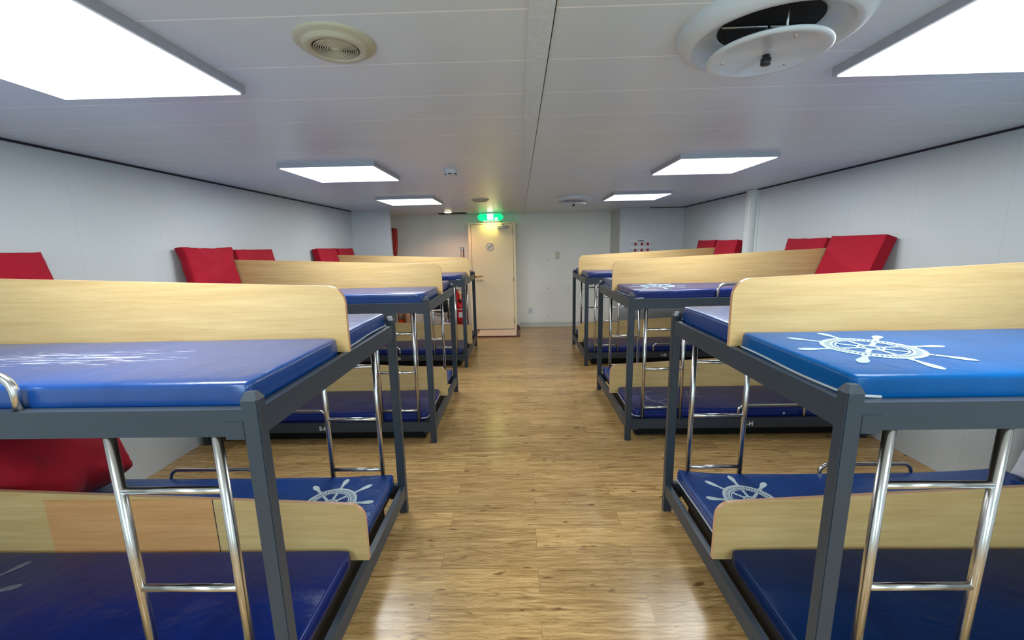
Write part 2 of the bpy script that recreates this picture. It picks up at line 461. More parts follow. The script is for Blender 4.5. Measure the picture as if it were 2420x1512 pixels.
# ------------------------------------------------------------------ round supply diffusers, extract grilles, detector, downlight
def make_diffuser(label):
    t = thing('air_diffuser', label, 'air vent', group='round supply air diffusers')
    bm = bmesh.new()
    add_lathe(bm, [(0.256, 0.0), (0.256, -0.012), (0.252, -0.026), (0.243, -0.038), (0.228, -0.047), (0.213, -0.049), (0.206, -0.043),
                   (0.196, -0.028), (0.176, -0.015), (0.150, -0.008), (0.140, -0.004), (0.138, 0.0)], 72)
    obj('collar', bm, M['white_metal'], t)
    bm = bmesh.new(); add_lathe(bm, [(0.0, -0.0025), (0.139, -0.0025), (0.139, 0.0), (0.0, 0.0)], 48, smooth=False); obj('duct_opening', bm, M['dark'], t)
    bm = bmesh.new()
    add_lathe(bm, [(0.0, -0.084), (0.138, -0.084), (0.144, -0.088), (0.160, -0.090), (0.1655, -0.086), (0.1655, -0.080), (0.158, -0.077), (0.0, -0.077)], 72)
    pl = obj('valve_plate', bm, M['white_metal'], t)
    for a in (0.6, 2.7, 4.8):
        bm = bmesh.new(); add_lathe(bm, [(0.0, -0.089), (0.003, -0.0885), (0.0045, -0.084)], 12, (0.118 * math.cos(a), 0.118 * math.sin(a), 0)); obj('screw', bm, M['steel'], pl)
    bm = bmesh.new(); add_lathe(bm, [(0.0, -0.112), (0.013, -0.112), (0.0145, -0.109), (0.0145, -0.094), (0.010, -0.092), (0.010, -0.0845)], 24); obj('knob', bm, M['black'], pl)
    bm = bmesh.new(); add_tube(bm, [(0, 0, -0.0770), (0, 0, -0.003)], 0.006, 10); add_tube(bm, [(-0.137, 0, -0.006), (0.137, 0, -0.006)], 0.004, 8)
    for a in (0.4, 2.5, 4.6): add_tube(bm, [(0.11 * math.cos(a), 0.11 * math.sin(a), -0.077), (0.12 * math.cos(a), 0.12 * math.sin(a), -0.004)], 0.0035, 8)
    obj('bracket', bm, M['steel'], t)
    return t
d0 = make_diffuser('large round white air diffuser with black knob, nearest on the ceiling'); d0.location = (0.757, 1.36, ZC)
d1 = copy_tree(d0); d1.location = (0.757, 5.74, ZC); d1['label'] = 'small distant round white air diffuser on the ceiling before the far right lamp'

def make_grille(label):
    t = thing('extract_grille', label, 'air vent', group='round extract grilles')
    bm = bmesh.new(); add_lathe(bm, [(0.122, 0.0), (0.121, -0.005), (0.117, -0.008), (0.101, -0.011), (0.098, -0.012), (0.096, -0.021), (0.090, -0.024), (0.074, -0.023), (0.071, -0.020), (0.070, -0.002)], 64)
    obj('flange', bm, M['cream'], t)
    bm = bmesh.new(); add_lathe(bm, [(0.0, -0.003), (0.0705, -0.003), (0.0705, -0.001), (0.0, -0.001)], 48, smooth=False); obj('backing', bm, M['dark'], t)
    for k in range(8):
        r = 0.0650 - k * 0.0064
        bm = bmesh.new(); add_lathe(bm, [(r, -0.0185), (r, -0.0215), (r - 0.0026, -0.0218), (r - 0.0026, -0.0185), (r, -0.0185)], 48); obj('ring', bm, M['cream'], t)
    bm = bmesh.new(); add_lathe(bm, [(0.0, -0.023), (0.012, -0.0225), (0.0160, -0.020), (0.0160, -0.006)], 32); obj('hub', bm, M['cream'], t)
    for k in range(4):
        a = PI / 2 * k
        bm = bmesh.new(); add_box(bm, 0.015, 0.071, -0.0016, 0.0016, -0.0180, -0.014); bmesh.ops.rotate(bm, verts=bm.verts, cent=(0, 0, 0), matrix=Matrix.Rotation(a + PI / 2, 3, 'Z')); obj('spoke', bm, M['cream'], t)
    return t
g0 = make_grille('cream round slotted extract grille on the ceiling near the nearest left lamp'); g0.location = (-0.562, 1.39, ZC)
g1 = copy_tree(g0); g1.location = (-0.52, 5.74, ZC); g1['label'] = 'small cream round extract grille on the ceiling before the exit sign'

t = thing('smoke_detector', 'small white round smoke detector on the ceiling between the lamp rows', 'smoke detector', (-0.56, 3.545, ZC))
bm = bmesh.new(); add_lathe(bm, [(0.056, 0.0), (0.057, -0.004), (0.057, -0.022), (0.054, -0.026), (0.040, -0.040), (0.036, -0.042), (0.0, -0.043)], 48); obj('body', bm, M['white_metal'], t)
for k in range(6):
    bm = bmesh.new(); add_box(bm, 0.044, 0.050, -0.014, 0.014, -0.037, -0.031); bmesh.ops.rotate(bm, verts=bm.verts, cent=(0, 0, 0), matrix=Matrix.Rotation(k * PI / 3 + 0.52, 3, 'Z')); obj('sensing_slot', bm, M['dark'], t)

t = thing('downlight', 'small round warm downlight on the alcove ceiling', 'ceiling light', (-1.262, 7.47, ZC))
bm = bmesh.new(); add_lathe(bm, [(0.082, 0.0), (0.080, -0.006), (0.068, -0.010), (0.066, -0.004)], 40); obj('rim', bm, M['white_metal'], t)
bm = bmesh.new(); add_lathe(bm, [(0.0, -0.024), (0.045, -0.022), (0.060, -0.015), (0.066, -0.004)], 40); obj('lens', bm, M['warm_lamp'], t)
ld = bpy.data.lights.new('downlight_beam', 'SPOT'); ld.energy = 34; ld.color = (1.0, 0.52, 0.28); ld.spot_size = 2.5; ld.spot_blend = 0.6; ld.shadow_soft_size = 0.05
lo = bpy.data.objects.new('downlight_beam', ld); C.objects.link(lo); lo.parent = t; lo.location = (0, 0, -0.03)
tag(box_obj('ceiling_hatch', (-1.50, -0.98, 7.72, 7.95, ZC - 0.012, ZC), M['gap'], None, 0.003), 'thin dark hatch panel on the alcove ceiling behind the downlight', 'hatch')

# ------------------------------------------------------------------ bunk beds
ZT, ZR1, ZR0, ZL1, ZL0 = 1.2634, 1.2157, 1.1357, 0.1875, 0.1057
BL = 2.030
PX, PY = 0.048, 0.040
MID = WD / 2
def build_bed(sgn, label):
    t = thing('bunk_bed', label, 'bunk bed', group='four-berth bunk beds')
    X = lambda s: sgn * s
    def bx(bm, s0, s1, y0, y1, z0, z1):
        a, b = sorted((X(s0), X(s1))); add_box(bm, a, b, y0, y1, z0, z1)
    def post(s0, y0):
        bm = bmesh.new(); a, b = sorted((X(s0), X(s0 + PX))); y1 = y0 + PY
        c = 0.011
        lv = [(0.0, 0.0), (0.0, ZT - 0.022), (0.002, ZT - 0.018), (c, ZT)]
        rings = []
        for ins, z in lv:
            rings.append([bm.verts.new(p) for p in ((a + ins, y0 + ins, z), (b - ins, y0 + ins, z), (b - ins, y1 - ins, z), (a + ins, y1 - ins, z))])
        bm.faces.new(rings[0][::-1]); bm.faces.new(rings[-1])
        for A, B in zip(rings, rings[1:]):
            for k in range(4): bm.faces.new((A[k], A[(k + 1) % 4], B[(k + 1) % 4], B[k]))
        es = [e for e in bm.edges if abs(e.verts[0].co.z - e.verts[1].co.z) > 0.3]
        bmesh.ops.bevel(bm, geom=es, offset=0.003, segments=2, affect='EDGES')
        return obj('post', bm, M['frame'], t)
    for s0 in (0.0, BL - PX):
        for y0 in (0.0, WD - PY):
            p = post(s0, y0)
            for z0, z1 in ((ZR0, ZR1), (ZL0, ZL1)):
                bm = bmesh.new()
                if s0 == 0.0: bx(bm, PX, PX + 0.055, y0 + 0.001, y0 + PY - 0.001, z0 - 0.009, z0 + 0.045)
                else: bx(bm, s0 - 0.055, s0, y0 + 0.001, y0 + PY - 0.001, z0 - 0.009, z0 + 0.045)
                bevel_all(bm, 0.0015, 1); obj('bracket', bm, M['frame'], p)
    for z0, z1 in ((ZR0, ZR1), (ZL0, ZL1)):
        for y0 in (0.003, WD - 0.033):
            bm = bmesh.new(); bx(bm, PX, BL - PX, y0, y0 + 0.030, z0, z1); bevel_all(bm, 0.0025, 2); obj('side_rail', bm, M['frame'], t)
        for s0 in (0.003, BL - 0.033):
            bm = bmesh.new(); bx(bm, s0, s0 + 0.030, PY, WD - PY, z0, z1); bevel_all(bm, 0.0025, 2); obj('end_rail', bm, M['frame'], t)
    # solid bunk bases
    for z0, z1 in ((ZR0 + 0.008, 1.1990), (ZL0 + 0.006, 0.1840)):
        bm = bmesh.new(); bx(bm, 0.10 if z1 < 1 else 0.036, BL - 0.036, 0.036, WD - 0.036, z0, z1); obj('bunk_base', bm, M['slab'], t)
    # dark recessed plinth added to blacken the shade under the lower bunks
    bm = bmesh.new(); bx(bm, 0.12, BL - 0.12, 0.11, WD - 0.11, 0.0, ZL0 + 0.006); obj('shade_plinth', bm, M['dark'], t)
    # dividing boards, highest at the head
    for z0, zt, sl in ((ZR1, 1.502, 0.040), (ZL1 + 0.002, 0.484, 0.050)):
        r = 0.075; poly = [(X(0.004), z0)]
        for k in range(11):
            a = PI / 2 * k / 10
            poly.append((X(0.004 + r - r * math.cos(a)), zt - r + r * math.sin(a)))
        poly.append((X(BL - 0.01), zt + sl * (BL - 0.09))); poly.append((X(BL - 0.01), z0))
        bm = bmesh.new(); add_prism(bm, poly, MID - 0.009, MID + 0.009, 'XZ', 0, 1)
        obj('divider_board', bm, [M['maple'], M['edge']], t)
    # ladders, near and far side
    for yc in (0.0190, WD - 0.0190):
        bm = bmesh.new()
        for s in (0.142, 0.458): add_tube(bm, [(X(s), yc, ZL1 + 0.001), (X(s), yc, ZR0 + 0.0)], 0.0145, 16)
        ld = obj('ladder', bm, M['chrome'], t)
        for z in (0.291, 0.627, 0.960):
            bm = bmesh.new(); add_tube(bm, [(X(0.142), yc, z), (X(0.458), yc, z)], 0.0112, 14); obj('rung', bm, M['chrome'], ld)
    # guard rails
    for zb, zt, s0, s1 in ((ZR1, 1.322, 0.705, 1.265), (ZL1, 0.300, 0.945, 1.495)):
        for yc in (0.0190, WD - 0.0190):
            rb = 0.055; pts = [(X(s0), yc, zb)]
            for k in range(9):
                a = PI / 2 * k / 8
                pts.append((X(s0 + rb - rb * math.cos(a)), yc, zt - rb + rb * math.sin(a)))
            for k in range(9):
                a = PI / 2 * k / 8
                pts.append((X(s1 - rb + rb * math.sin(a)), yc, zt - rb + rb * math.cos(a)))
            pts.append((X(s1), yc, zb))
            bm = bmesh.new(); add_tube(bm, pts, 0.0115, 14); obj('guard_rail', bm, M['chrome'], t)
    return t

bedL = build_bed(-1, 'nearest grey four-berth bunk bed on the left with an orange-patched lower board')
bedR = build_bed(1, 'nearest grey four-berth bunk bed on the right, crossing the right frame edge')
beds = {}
LB = {'L2': 'middle grey four-berth bunk bed on the left, lower rail lettered 5-H',
      'L3': 'farthest grey four-berth bunk bed on the left beside the cream door',
      'R2': 'middle grey four-berth bunk bed on the right, lower rail lettered 6-H',
      'R3': 'farthest grey four-berth bunk bed on the right, lower rail lettered 6-D'}
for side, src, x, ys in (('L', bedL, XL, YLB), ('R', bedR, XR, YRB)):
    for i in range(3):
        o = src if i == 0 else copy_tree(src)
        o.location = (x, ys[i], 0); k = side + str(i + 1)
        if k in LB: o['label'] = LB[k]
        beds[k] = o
# replacement veneer on the near left lower board
box_obj('veneer_seam', (-0.7165, -0.7135, MID - 0.0104, MID - 0.0091, 0.190, 0.519), M['ink'], beds['L1'])
box_obj('veneer_patch', (-1.522, -0.717, MID - 0.0105, MID - 0.0091, 0.190, 0.519), M['veneer'], beds['L1'])

def text_obj(s, size, loc, parent, mat, name):
    cu = bpy.data.curves.new(name, 'FONT'); cu.body = s; cu.size = size; cu.extrude = 0.0006; cu.offset = 0.0012; cu.align_x = 'LEFT'; cu.align_y = 'CENTER'
    tmp = bpy.data.objects.new('tmp_text', cu); C.objects.link(tmp)
    bpy.context.view_layer.update()
    me = bpy.data.meshes.new_from_object(tmp.evaluated_get(bpy.context.evaluated_depsgraph_get()))
    bpy.data.objects.remove(tmp); bpy.data.curves.remove(cu)
    me.name = name; me.materials.clear(); me.materials.append(mat)
    o = bpy.data.objects.new(name, me); C.objects.link(o); o.parent = parent
    o.rotation_euler = (PI / 2, 0, 0); o.location = loc
    return o
for k, s, xw in (('L2', '5-H', -1.742), ('L3', '5-D', -1.752), ('R2', '6-H', 1.872), ('R3', '6-D', 1.926)):
    b = beds[k]
    text_obj(s, 0.050, (xw - b.location.x, 0.0022, 0.140), b, M['white_letter'], 'berth_number')

# ------------------------------------------------------------------ mattresses
ML, MW = 1.945, 0.582
def mattress_top(x, y, L, W, H, curl, sag, seed):
    u = 2 * x / L - 1; v = 2 * y / W - 1
    z = H + 0.006 * (1 - u ** 4) * (1 - v ** 4)
    z += curl[0] * math.exp(-x / 0.16) + curl[1] * math.exp(-(L - x) / 0.22)
    z -= sag * math.sin(PI * x / L)
    z += 0.0022 * noise.noise(Vector((x * 5 + seed, y * 6, seed * 1.7)))
    return z
def mattress(sgn, L, W, H, curl=(0, 0), sag=0.004, seed=0.0, r=0.016):
    """origin at the aisle end near corner, length along x*sgn, width along +y"""
    def lin(a, b, n): return [a + (b - a) * i / n for i in range(1, n)]
    ed = [0, 0.07, 0.22, 0.45, 0.72, 1.0]
    xs = [r * e for e in ed] + lin(r, L - r, 44) + [L - r * e for e in ed[::-1]]
    ys = [r * e for e in ed] + lin(r, W - r, 16) + [W - r * e for e in ed[::-1]]
    rc = 0.028
    bm = bmesh.new()
    def plan(x, y):
        cx = min(max(x, rc), L - rc); cy = min(max(y, rc), W - rc)
        dx, dy = x - cx, y - cy; d = math.hypot(dx, dy); m = max(abs(dx), abs(dy))
        if d > 1e-9: k = m / d; x, y = cx + dx * k, cy + dy * k
        dd = rc - (m if d > 1e-9 else 0)
        e = min(x, L - x, y, W - y) if m == 0 else dd
        return x, y, e
    top = []
    for x in xs:
        row = []
        for y in ys:
            px, py, e = plan(x, y)
            z = mattress_top(px, py, L, W, H, curl, sag, seed)
            if e < r: z -= r - math.sqrt(max(0, r * r - (r - e) ** 2))
            row.append(bm.verts.new((sgn * px, py, z)))
        top.append(row)
    nx, ny = len(xs), len(ys)
    for i in range(nx - 1):
        for j in range(ny - 1):
            f = bm.faces.new((top[i][j], top[i + 1][j], top[i + 1][j + 1], top[i][j + 1])); f.smooth = True
    per = [(i, 0) for i in range(nx)] + [(nx - 1, j) for j in range(1, ny)] + [(i, ny - 1) for i in range(nx - 2, -1, -1)] + [(0, j) for j in range(ny - 2, 0, -1)]
    prev = [top[i][j] for i, j in per]
    cx, cy = sgn * L / 2, W / 2
    for zf, ins in ((0.6, -0.0012), (0.3, -0.0008), (0.08, 0.001), (0.0, 0.008)):
        cur = []
        for (i, j) in per:
            v = top[i][j].co
            nxv = (1 if v.x > cx else -1) * ins * min(1, (abs(v.x - cx) / (L / 2)) ** 8); nyv = (1 if v.y > cy else -1) * ins * min(1, (abs(v.y - cy) / (W / 2)) ** 8)
            lift = min(curl[0] * math.exp(-abs(v.x) / 0.16) + curl[1] * math.exp(-(L - abs(v.x)) / 0.22), 0.05)
            zb = lift * 0.9
            cur.append(bm.verts.new((v.x - nxv, v.y - nyv, zb + (v.z - zb) * zf)))
        for k in range(len(per)):
            f = bm.faces.new((prev[k], cur[k], cur[(k + 1) % len(per)], prev[(k + 1) % len(per)])); f.smooth = True
        prev = cur
    bm.faces.new(prev)
    return bm

def arc_pts(r, a0, a1, n): return [(r * math.cos(a0 + (a1 - a0) * k / n), r * math.sin(a0 + (a1 - a0) * k / n)) for k in range(n + 1)]
def wheel_2d():
    """ship's wheel as a list of 2D polygons (strips split into quads so they can follow the cloth)"""
    P = []
    def ring(r0, r1, n=64, a0=0.0, a1=2 * PI):
        for k in range(n):
            x, y = a0 + (a1 - a0) * k / n, a0 + (a1 - a0) * (k + 1) / n
            P.append([(r0 * math.cos(x), r0 * math.sin(x)), (r1 * math.cos(x), r1 * math.sin(x)), (r1 * math.cos(y), r1 * math.sin(y)), (r0 * math.cos(y), r0 * math.sin(y))])
    ring(0.128, 0.142); ring(0.104, 0.112); ring(0.094, 0.100); ring(0.030, 0.040, 32); ring(0.017, 0.026, 28)
    for k in range(56):
        a = 2 * PI * k / 56
        ring(0.112, 0.128, 2, a, a + 0.072)
    for s in range(8):
        a = PI / 4 * s; ca, sa = math.cos(a), math.sin(a)
        def strip(prof):
            for (r0, w0), (r1, w1) in zip(prof, prof[1:]):
                P.append([(r0 * ca - w * sa, r0 * sa + w * ca) if True else None for r0, w in ((r0, -w0), (r1, -w1), (r1, w1), (r0, w0))])
        strip([(0.040, 0.010), (0.050, 0.006), (0.058, 0.010), (0.064, 0.006), (0.080, 0.0085), (0.094, 0.006)])
        strip([(0.142, 0.011), (0.150, 0.009), (0.153, 0.0065)])
        strip([(0.155, 0.010), (0.160, 0.010), (0.168, 0.0070), (0.180, 0.0100), (0.200, 0.0150), (0.218, 0.0165), (0.234, 0.0135), (0.243, 0.0075), (0.247, 0.0015)])
    return P
WHEEL = wheel_2d()
def ribbon(pts, w):
    """strip polygons along a smooth curve (Catmull-Rom)"""
    out = []
    q = [pts[0]] + list(pts) + [pts[-1]]
    sm = []
    for i in range(1, len(q) - 2):
        for k in range(6):
            tt = k / 6
            sm.append(tuple(0.5 * (2 * q[i][d] + (q[i + 1][d] - q[i - 1][d]) * tt + (2 * q[i - 1][d] - 5 * q[i][d] + 4 * q[i + 1][d] - q[i + 2][d]) * tt * tt + (3 * q[i][d] - q[i - 1][d] - 3 * q[i + 1][d] + q[i + 2][d]) * tt ** 3) for d in (0, 1)))
    sm.append(pts[-1])
    L_, R_ = [], []
    for i, p in enumerate(sm):
        a = sm[max(0, i - 1)]; b = sm[min(len(sm) - 1, i + 1)]
        dx, dy = b[0] - a[0], b[1] - a[1]; d = math.hypot(dx, dy) or 1
        L_.append((p[0] - dy / d * w / 2, p[1] + dx / d * w / 2)); R_.append((p[0] + dy / d * w / 2, p[1] - dx / d * w / 2))
    for i in range(len(sm) - 1): out.append([L_[i], L_[i + 1], R_[i + 1], R_[i]])
    return out
ROPE = ribbon([(0.085, 0.155), (0.02, 0.14), (-0.012, 0.06), (0.005, -0.05), (0.07, -0.11), (0.13, -0.19), (0.22, -0.215)], 0.024) + \
       ribbon([(0.05, -0.10), (0.13, -0.06), (0.21, 0.0), (0.23, 0.04)], 0.016) + \
       ribbon([(0.40, 0.15), (0.43, 0.09), (0.49, 0.10), (0.51, 0.15), (0.46, 0.18), (0.41, 0.14), (0.38, 0.05), (0.42, -0.02)], 0.014) + \
       ribbon([(0.36, 0.02), (0.44, 0.04), (0.52, 0.02)], 0.014)
RINGW = ribbon([(-0.17, 0.145), (-0.04, 0.17), (0.09, 0.14), (0.155, 0.05), (0.15, -0.07), (0.10, -0.13)], 0.022) + \
        ribbon([(-0.12, -0.06), (0.0, 0.0), (0.10, 0.03), (0.155, 0.05)], 0.012) + ribbon([(-0.33, -0.07), (-0.24, -0.12), (-0.12, -0.06)], 0.016) + ribbon([(-0.38, -0.13), (-0.30, -0.10), (-0.27, -0.18)], 0.016)
def emblem(polys, sgn, cx, cy, rot, par, scale=1.0, trim=None):
    bm = bmesh.new(); L, W, H, curl, sag, seed = par
    ca, sa = math.cos(rot), math.sin(rot)
    for poly in polys:
        vs = []
        ok = True
        for (x, y) in poly:
            X_, Y_ = (x * ca - y * sa) * scale, (x * sa + y * ca) * scale
            lx = cx + sgn * X_; ly = cy + Y_
            if not (0.02 < lx < L - 0.02 and 0.02 < ly < W - 0.02): ok = False
            vs.append((lx, ly))
        if not ok: continue
        bm.faces.new([bm.verts.new((sgn * x, y, mattress_top(x, y, L, W, H, curl, sag, seed) + 0.0011)) for x, y in vs])
    for f in bm.faces: f.smooth = True
    bmesh.ops.recalc_face_normals(bm, faces=bm.faces[:])
    up = sum(f.normal.z for f in bm.faces)
    for f in bm.faces:
        if f.normal.z < 0: f.normal_flip()
    return bm

ZU, ZLO = 1.2000, 0.1850
# key: (bed, level, side), material, H, curl, sag, wheel(s,y,rot)/other, piping, label
MT = []
def add_m(bed, lev, side, mat, label, H=None, curl=(0.0, 0.0), sag=0.003, s0=None, em=None, pipe=False, eyes=()):
    MT.append(dict(bed=bed, lev=lev, side=side, mat=mat, label=label, H=H or (0.082 if lev == 'u' else 0.074), curl=curl, sag=sag,
                   s0=s0 if s0 is not None else (0.042 if lev == 'u' else 0.078), em=em, pipe=pipe, eyes=eyes))
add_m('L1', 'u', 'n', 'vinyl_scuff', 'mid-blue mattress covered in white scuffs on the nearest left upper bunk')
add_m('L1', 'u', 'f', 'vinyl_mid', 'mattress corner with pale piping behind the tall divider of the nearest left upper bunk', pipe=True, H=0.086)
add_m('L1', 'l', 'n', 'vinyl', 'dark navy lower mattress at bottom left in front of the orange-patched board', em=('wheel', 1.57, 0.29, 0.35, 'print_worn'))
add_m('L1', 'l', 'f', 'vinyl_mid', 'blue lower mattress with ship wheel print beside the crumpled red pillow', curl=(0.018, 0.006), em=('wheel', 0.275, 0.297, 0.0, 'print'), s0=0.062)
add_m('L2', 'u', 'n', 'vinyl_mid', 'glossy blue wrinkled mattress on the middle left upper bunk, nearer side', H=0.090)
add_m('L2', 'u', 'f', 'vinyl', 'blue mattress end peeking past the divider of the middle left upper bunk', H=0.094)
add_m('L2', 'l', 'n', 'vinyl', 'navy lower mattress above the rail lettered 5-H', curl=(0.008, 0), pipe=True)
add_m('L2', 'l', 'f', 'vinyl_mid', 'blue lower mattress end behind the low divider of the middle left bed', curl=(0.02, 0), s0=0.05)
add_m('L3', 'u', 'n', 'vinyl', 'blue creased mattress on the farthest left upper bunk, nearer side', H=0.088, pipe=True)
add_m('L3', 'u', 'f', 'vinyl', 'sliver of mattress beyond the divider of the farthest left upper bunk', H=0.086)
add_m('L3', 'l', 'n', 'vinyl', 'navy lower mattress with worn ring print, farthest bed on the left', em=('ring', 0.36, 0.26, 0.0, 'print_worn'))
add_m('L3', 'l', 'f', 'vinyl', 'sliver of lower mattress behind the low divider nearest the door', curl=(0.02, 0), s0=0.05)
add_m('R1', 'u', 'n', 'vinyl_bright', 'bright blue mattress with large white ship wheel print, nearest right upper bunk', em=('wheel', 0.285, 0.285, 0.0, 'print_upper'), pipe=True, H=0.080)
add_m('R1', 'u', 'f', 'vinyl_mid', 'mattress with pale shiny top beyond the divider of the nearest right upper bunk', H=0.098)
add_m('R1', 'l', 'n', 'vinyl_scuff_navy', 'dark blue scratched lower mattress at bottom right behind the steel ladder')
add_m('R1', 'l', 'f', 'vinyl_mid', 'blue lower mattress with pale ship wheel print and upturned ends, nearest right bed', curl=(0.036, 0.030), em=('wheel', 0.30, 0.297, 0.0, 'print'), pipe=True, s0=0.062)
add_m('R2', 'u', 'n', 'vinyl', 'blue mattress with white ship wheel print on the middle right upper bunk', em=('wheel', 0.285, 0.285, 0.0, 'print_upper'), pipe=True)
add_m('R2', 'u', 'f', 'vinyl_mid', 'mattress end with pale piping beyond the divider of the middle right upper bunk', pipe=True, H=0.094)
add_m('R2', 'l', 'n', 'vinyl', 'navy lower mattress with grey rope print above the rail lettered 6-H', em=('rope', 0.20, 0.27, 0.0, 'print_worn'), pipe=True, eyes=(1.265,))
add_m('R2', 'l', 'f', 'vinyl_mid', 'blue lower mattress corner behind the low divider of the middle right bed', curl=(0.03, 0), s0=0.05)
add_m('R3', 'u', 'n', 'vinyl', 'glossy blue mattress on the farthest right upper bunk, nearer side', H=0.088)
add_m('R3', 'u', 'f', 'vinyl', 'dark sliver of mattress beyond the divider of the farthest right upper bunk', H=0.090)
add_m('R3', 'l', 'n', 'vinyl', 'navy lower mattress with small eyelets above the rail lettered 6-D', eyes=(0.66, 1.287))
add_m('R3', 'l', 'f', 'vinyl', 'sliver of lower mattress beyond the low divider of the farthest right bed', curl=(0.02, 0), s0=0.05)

for i, d in enumerate(MT):
    sgn = -1 if d['bed'][0] == 'L' else 1
    b = beds[d['bed']]; seed = 3.7 * i + 1.3
    L = BL - 0.040 - d['s0']
    y0 = 0.040 if d['side'] == 'n' else WD - 0.040 - MW
    par = (L, MW, d['H'], d['curl'], d['sag'], seed)
    o = obj('mattress', mattress(sgn, *par), M[d['mat']])
    o.location = (b.location.x + sgn * d['s0'], b.location.y + y0, ZU if d['lev'] == 'u' else ZLO)
    tag(o, d['label'], 'mattress', 'upper bunk mattresses' if d['lev'] == 'u' else 'lower bunk mattresses')
    if d['em']:
        kind, cx, cy, rot, mt = d['em']
        polys = {'wheel': WHEEL, 'rope': ROPE, 'ring': RINGW}[kind]
        # pictures run left to right in the room, so the mirrored side is undone here
        bm = emblem([[(sgn * x, y) for x, y in p] for p in polys] if kind != 'wheel' else polys, sgn, cx, cy, rot, par)
        obj('emblem_print', bm, M[mt], o, fix=False)
    if d['pipe']:
        zp = 0.020; pts = []
        n = 20
        e = -0.0022
        for k in range(5): pts.append((0.080 - 0.052 * k / 4, e))
        for k in range(1, 7):
            a = PI / 2 * k / 7; pts.append((0.028 + e - 0.0 - (0.028) * math.sin(a), 0.028 - (0.028) * math.cos(a) + e))
        pts += [(e, 0.03 + (MW - 0.06) * k / n) for k in range(n + 1)]
        for k in range(1, 7):
            a = PI / 2 * k / 7; pts.append((0.028 - 0.028 * math.cos(a) + e, MW - 0.028 + 0.028 * math.sin(a) - e))
        for k in range(5): pts.append((0.028 + 0.052 * k / 4, MW - e))
        P3 = []
        for k, (x, y) in enumerate(pts):
            lift = (d['curl'][0] * math.exp(-max(x, 0) / 0.16)) * 0.9
            P3.append((sgn * x, y, lift + zp + 0.003 * math.sin(k * 0.3 + i)))
        bm = bmesh.new(); add_tube(bm, P3, 0.0042, 8); obj('piping', bm, M['piping'], o)
    for s in d['eyes']:
        bm = bmesh.new(); add_lathe(bm, [(0.0, -0.002), (0.004, -0.002), (0.006, -0.004), (0.009, -0.003), (0.010, 0.001)], 16, (sgn * (s), 0.0, 0.030), axis='Y'); obj('eyelet', bm, M['piping'], o)

# ------------------------------------------------------------------ pillows
def cushion(W, H, T, seed, soft=0.5, n=22, wr=0.004, rnd=0.5):
    """local: y across (W), z up (H, from 0), x thickness (T, front at +x); crisp box cushion that gets softer with soft"""
    bm = bmesh.new()
    grid = {}
    def shape(u, v, side):
        # u, v in -1..1
        pu = 1 - abs(u) ** (6 - 4 * soft); pv = 1 - abs(v) ** (6 - 4 * soft)
        th = T / 2 * ((1 - rnd) + rnd * (max(pu, 0) * max(pv, 0)) ** 0.45)
        y = u * W / 2 * (1 - 0.04 * soft * (1 - v * v)); z = H / 2 + v * H / 2 * (1 - 0.05 * soft * (1 - u * u))
        nz = noise.noise(Vector((u * 2.3 + seed, v * 2.3, side * 2 + seed))) + 0.5 * noise.noise(Vector((u * 5 + seed, v * 5, side * 3 + seed)))
        return Vector((side * (th + wr * nz), y + wr * 0.6 * noise.noise(Vector((u * 3, v * 3, seed + 9))), z + wr * noise.noise(Vector((u * 4, v * 2, seed + 5)))))
    F, B = [], []
    for i in range(n + 1):
        rf, rb = [], []
        for j in range(n + 1):
            u, v = math.sin((i / n - 0.5) * PI * 0.92) / math.sin(PI * 0.46), math.sin((j / n - 0.5) * PI * 0.92) / math.sin(PI * 0.46)
            rf.append(bm.verts.new(shape(u, v, 1))); rb.append(bm.verts.new(shape(u, v, -1)))
        F.append(rf); B.append(rb)
    for i in range(n):
        for j in range(n):
            f = bm.faces.new((F[i][j], F[i + 1][j], F[i + 1][j + 1], F[i][j + 1])); f.smooth = True
            f = bm.faces.new((B[i][j], B[i][j + 1], B[i + 1][j + 1], B[i + 1][j])); f.smooth = True
    per = [(i, 0) for i in range(n)] + [(n, j) for j in range(n)] + [(i, n) for i in range(n, 0, -1)] + [(0, j) for j in range(n, 0, -1)]
    m = len(per)
    mid = []
    for (i, j) in per:
        a, b = F[i][j].co, B[i][j].co; c = (a + b) / 2
        out = Vector((0, c.y, c.z - H / 2)); out.normalize()
        mid.append(bm.verts.new(c + out * 0.006 * soft))
    for k in range(m):
        a, b = per[k], per[(k + 1) % m]
        f = bm.faces.new((F[a[0]][a[1]], mid[k], mid[(k + 1) % m], F[b[0]][b[1]])); f.smooth = soft > 0.6
        f = bm.faces.new((mid[k], B[a[0]][a[1]], B[b[0]][b[1]], mid[(k + 1) % m])); f.smooth = soft > 0.6
    return bm

def pillow(bed, side, label, W=0.565, H=0.385, T=0.10, lean=14, soft=0.3, seed=1.0, lev='u', mat='red', yoff=0.0, rnd=0.25, wr=0.003, yaw=0.0, dz=0.0, group='red pillows on the upper bunks'):
    sgn = -1 if bed[0] == 'L' else 1
    b = beds[bed]
    o = obj('pillow', cushion(W, H, T, seed, soft, wr=wr, rnd=rnd), M[mat])
    y = b.location.y + (0.040 + MW / 2 if side == 'n' else WD - 0.040 - MW / 2) + yoff
    a = math.radians(lean)
    # the back of the pillow's top edge leans on the wall
    wall = XWL if sgn < 0 else XWR
    z = (ZU + 0.092) if lev == 'u' else (ZLO + 0.078)
    dxtop = H * math.sin(a) + (T / 2) * math.cos(a)
    x = wall + (-sgn) * (dxtop + 0.010)
    o.location = (x, y, z + dz + (T / 2) * math.sin(a))
    # front (+x local) must face the aisle
    if sgn < 0: o.rotation_euler = (0, -a, yaw)
    else: o.rotation_euler = (0, -a, PI + yaw)
    return tag(o, label, 'pillow', group)
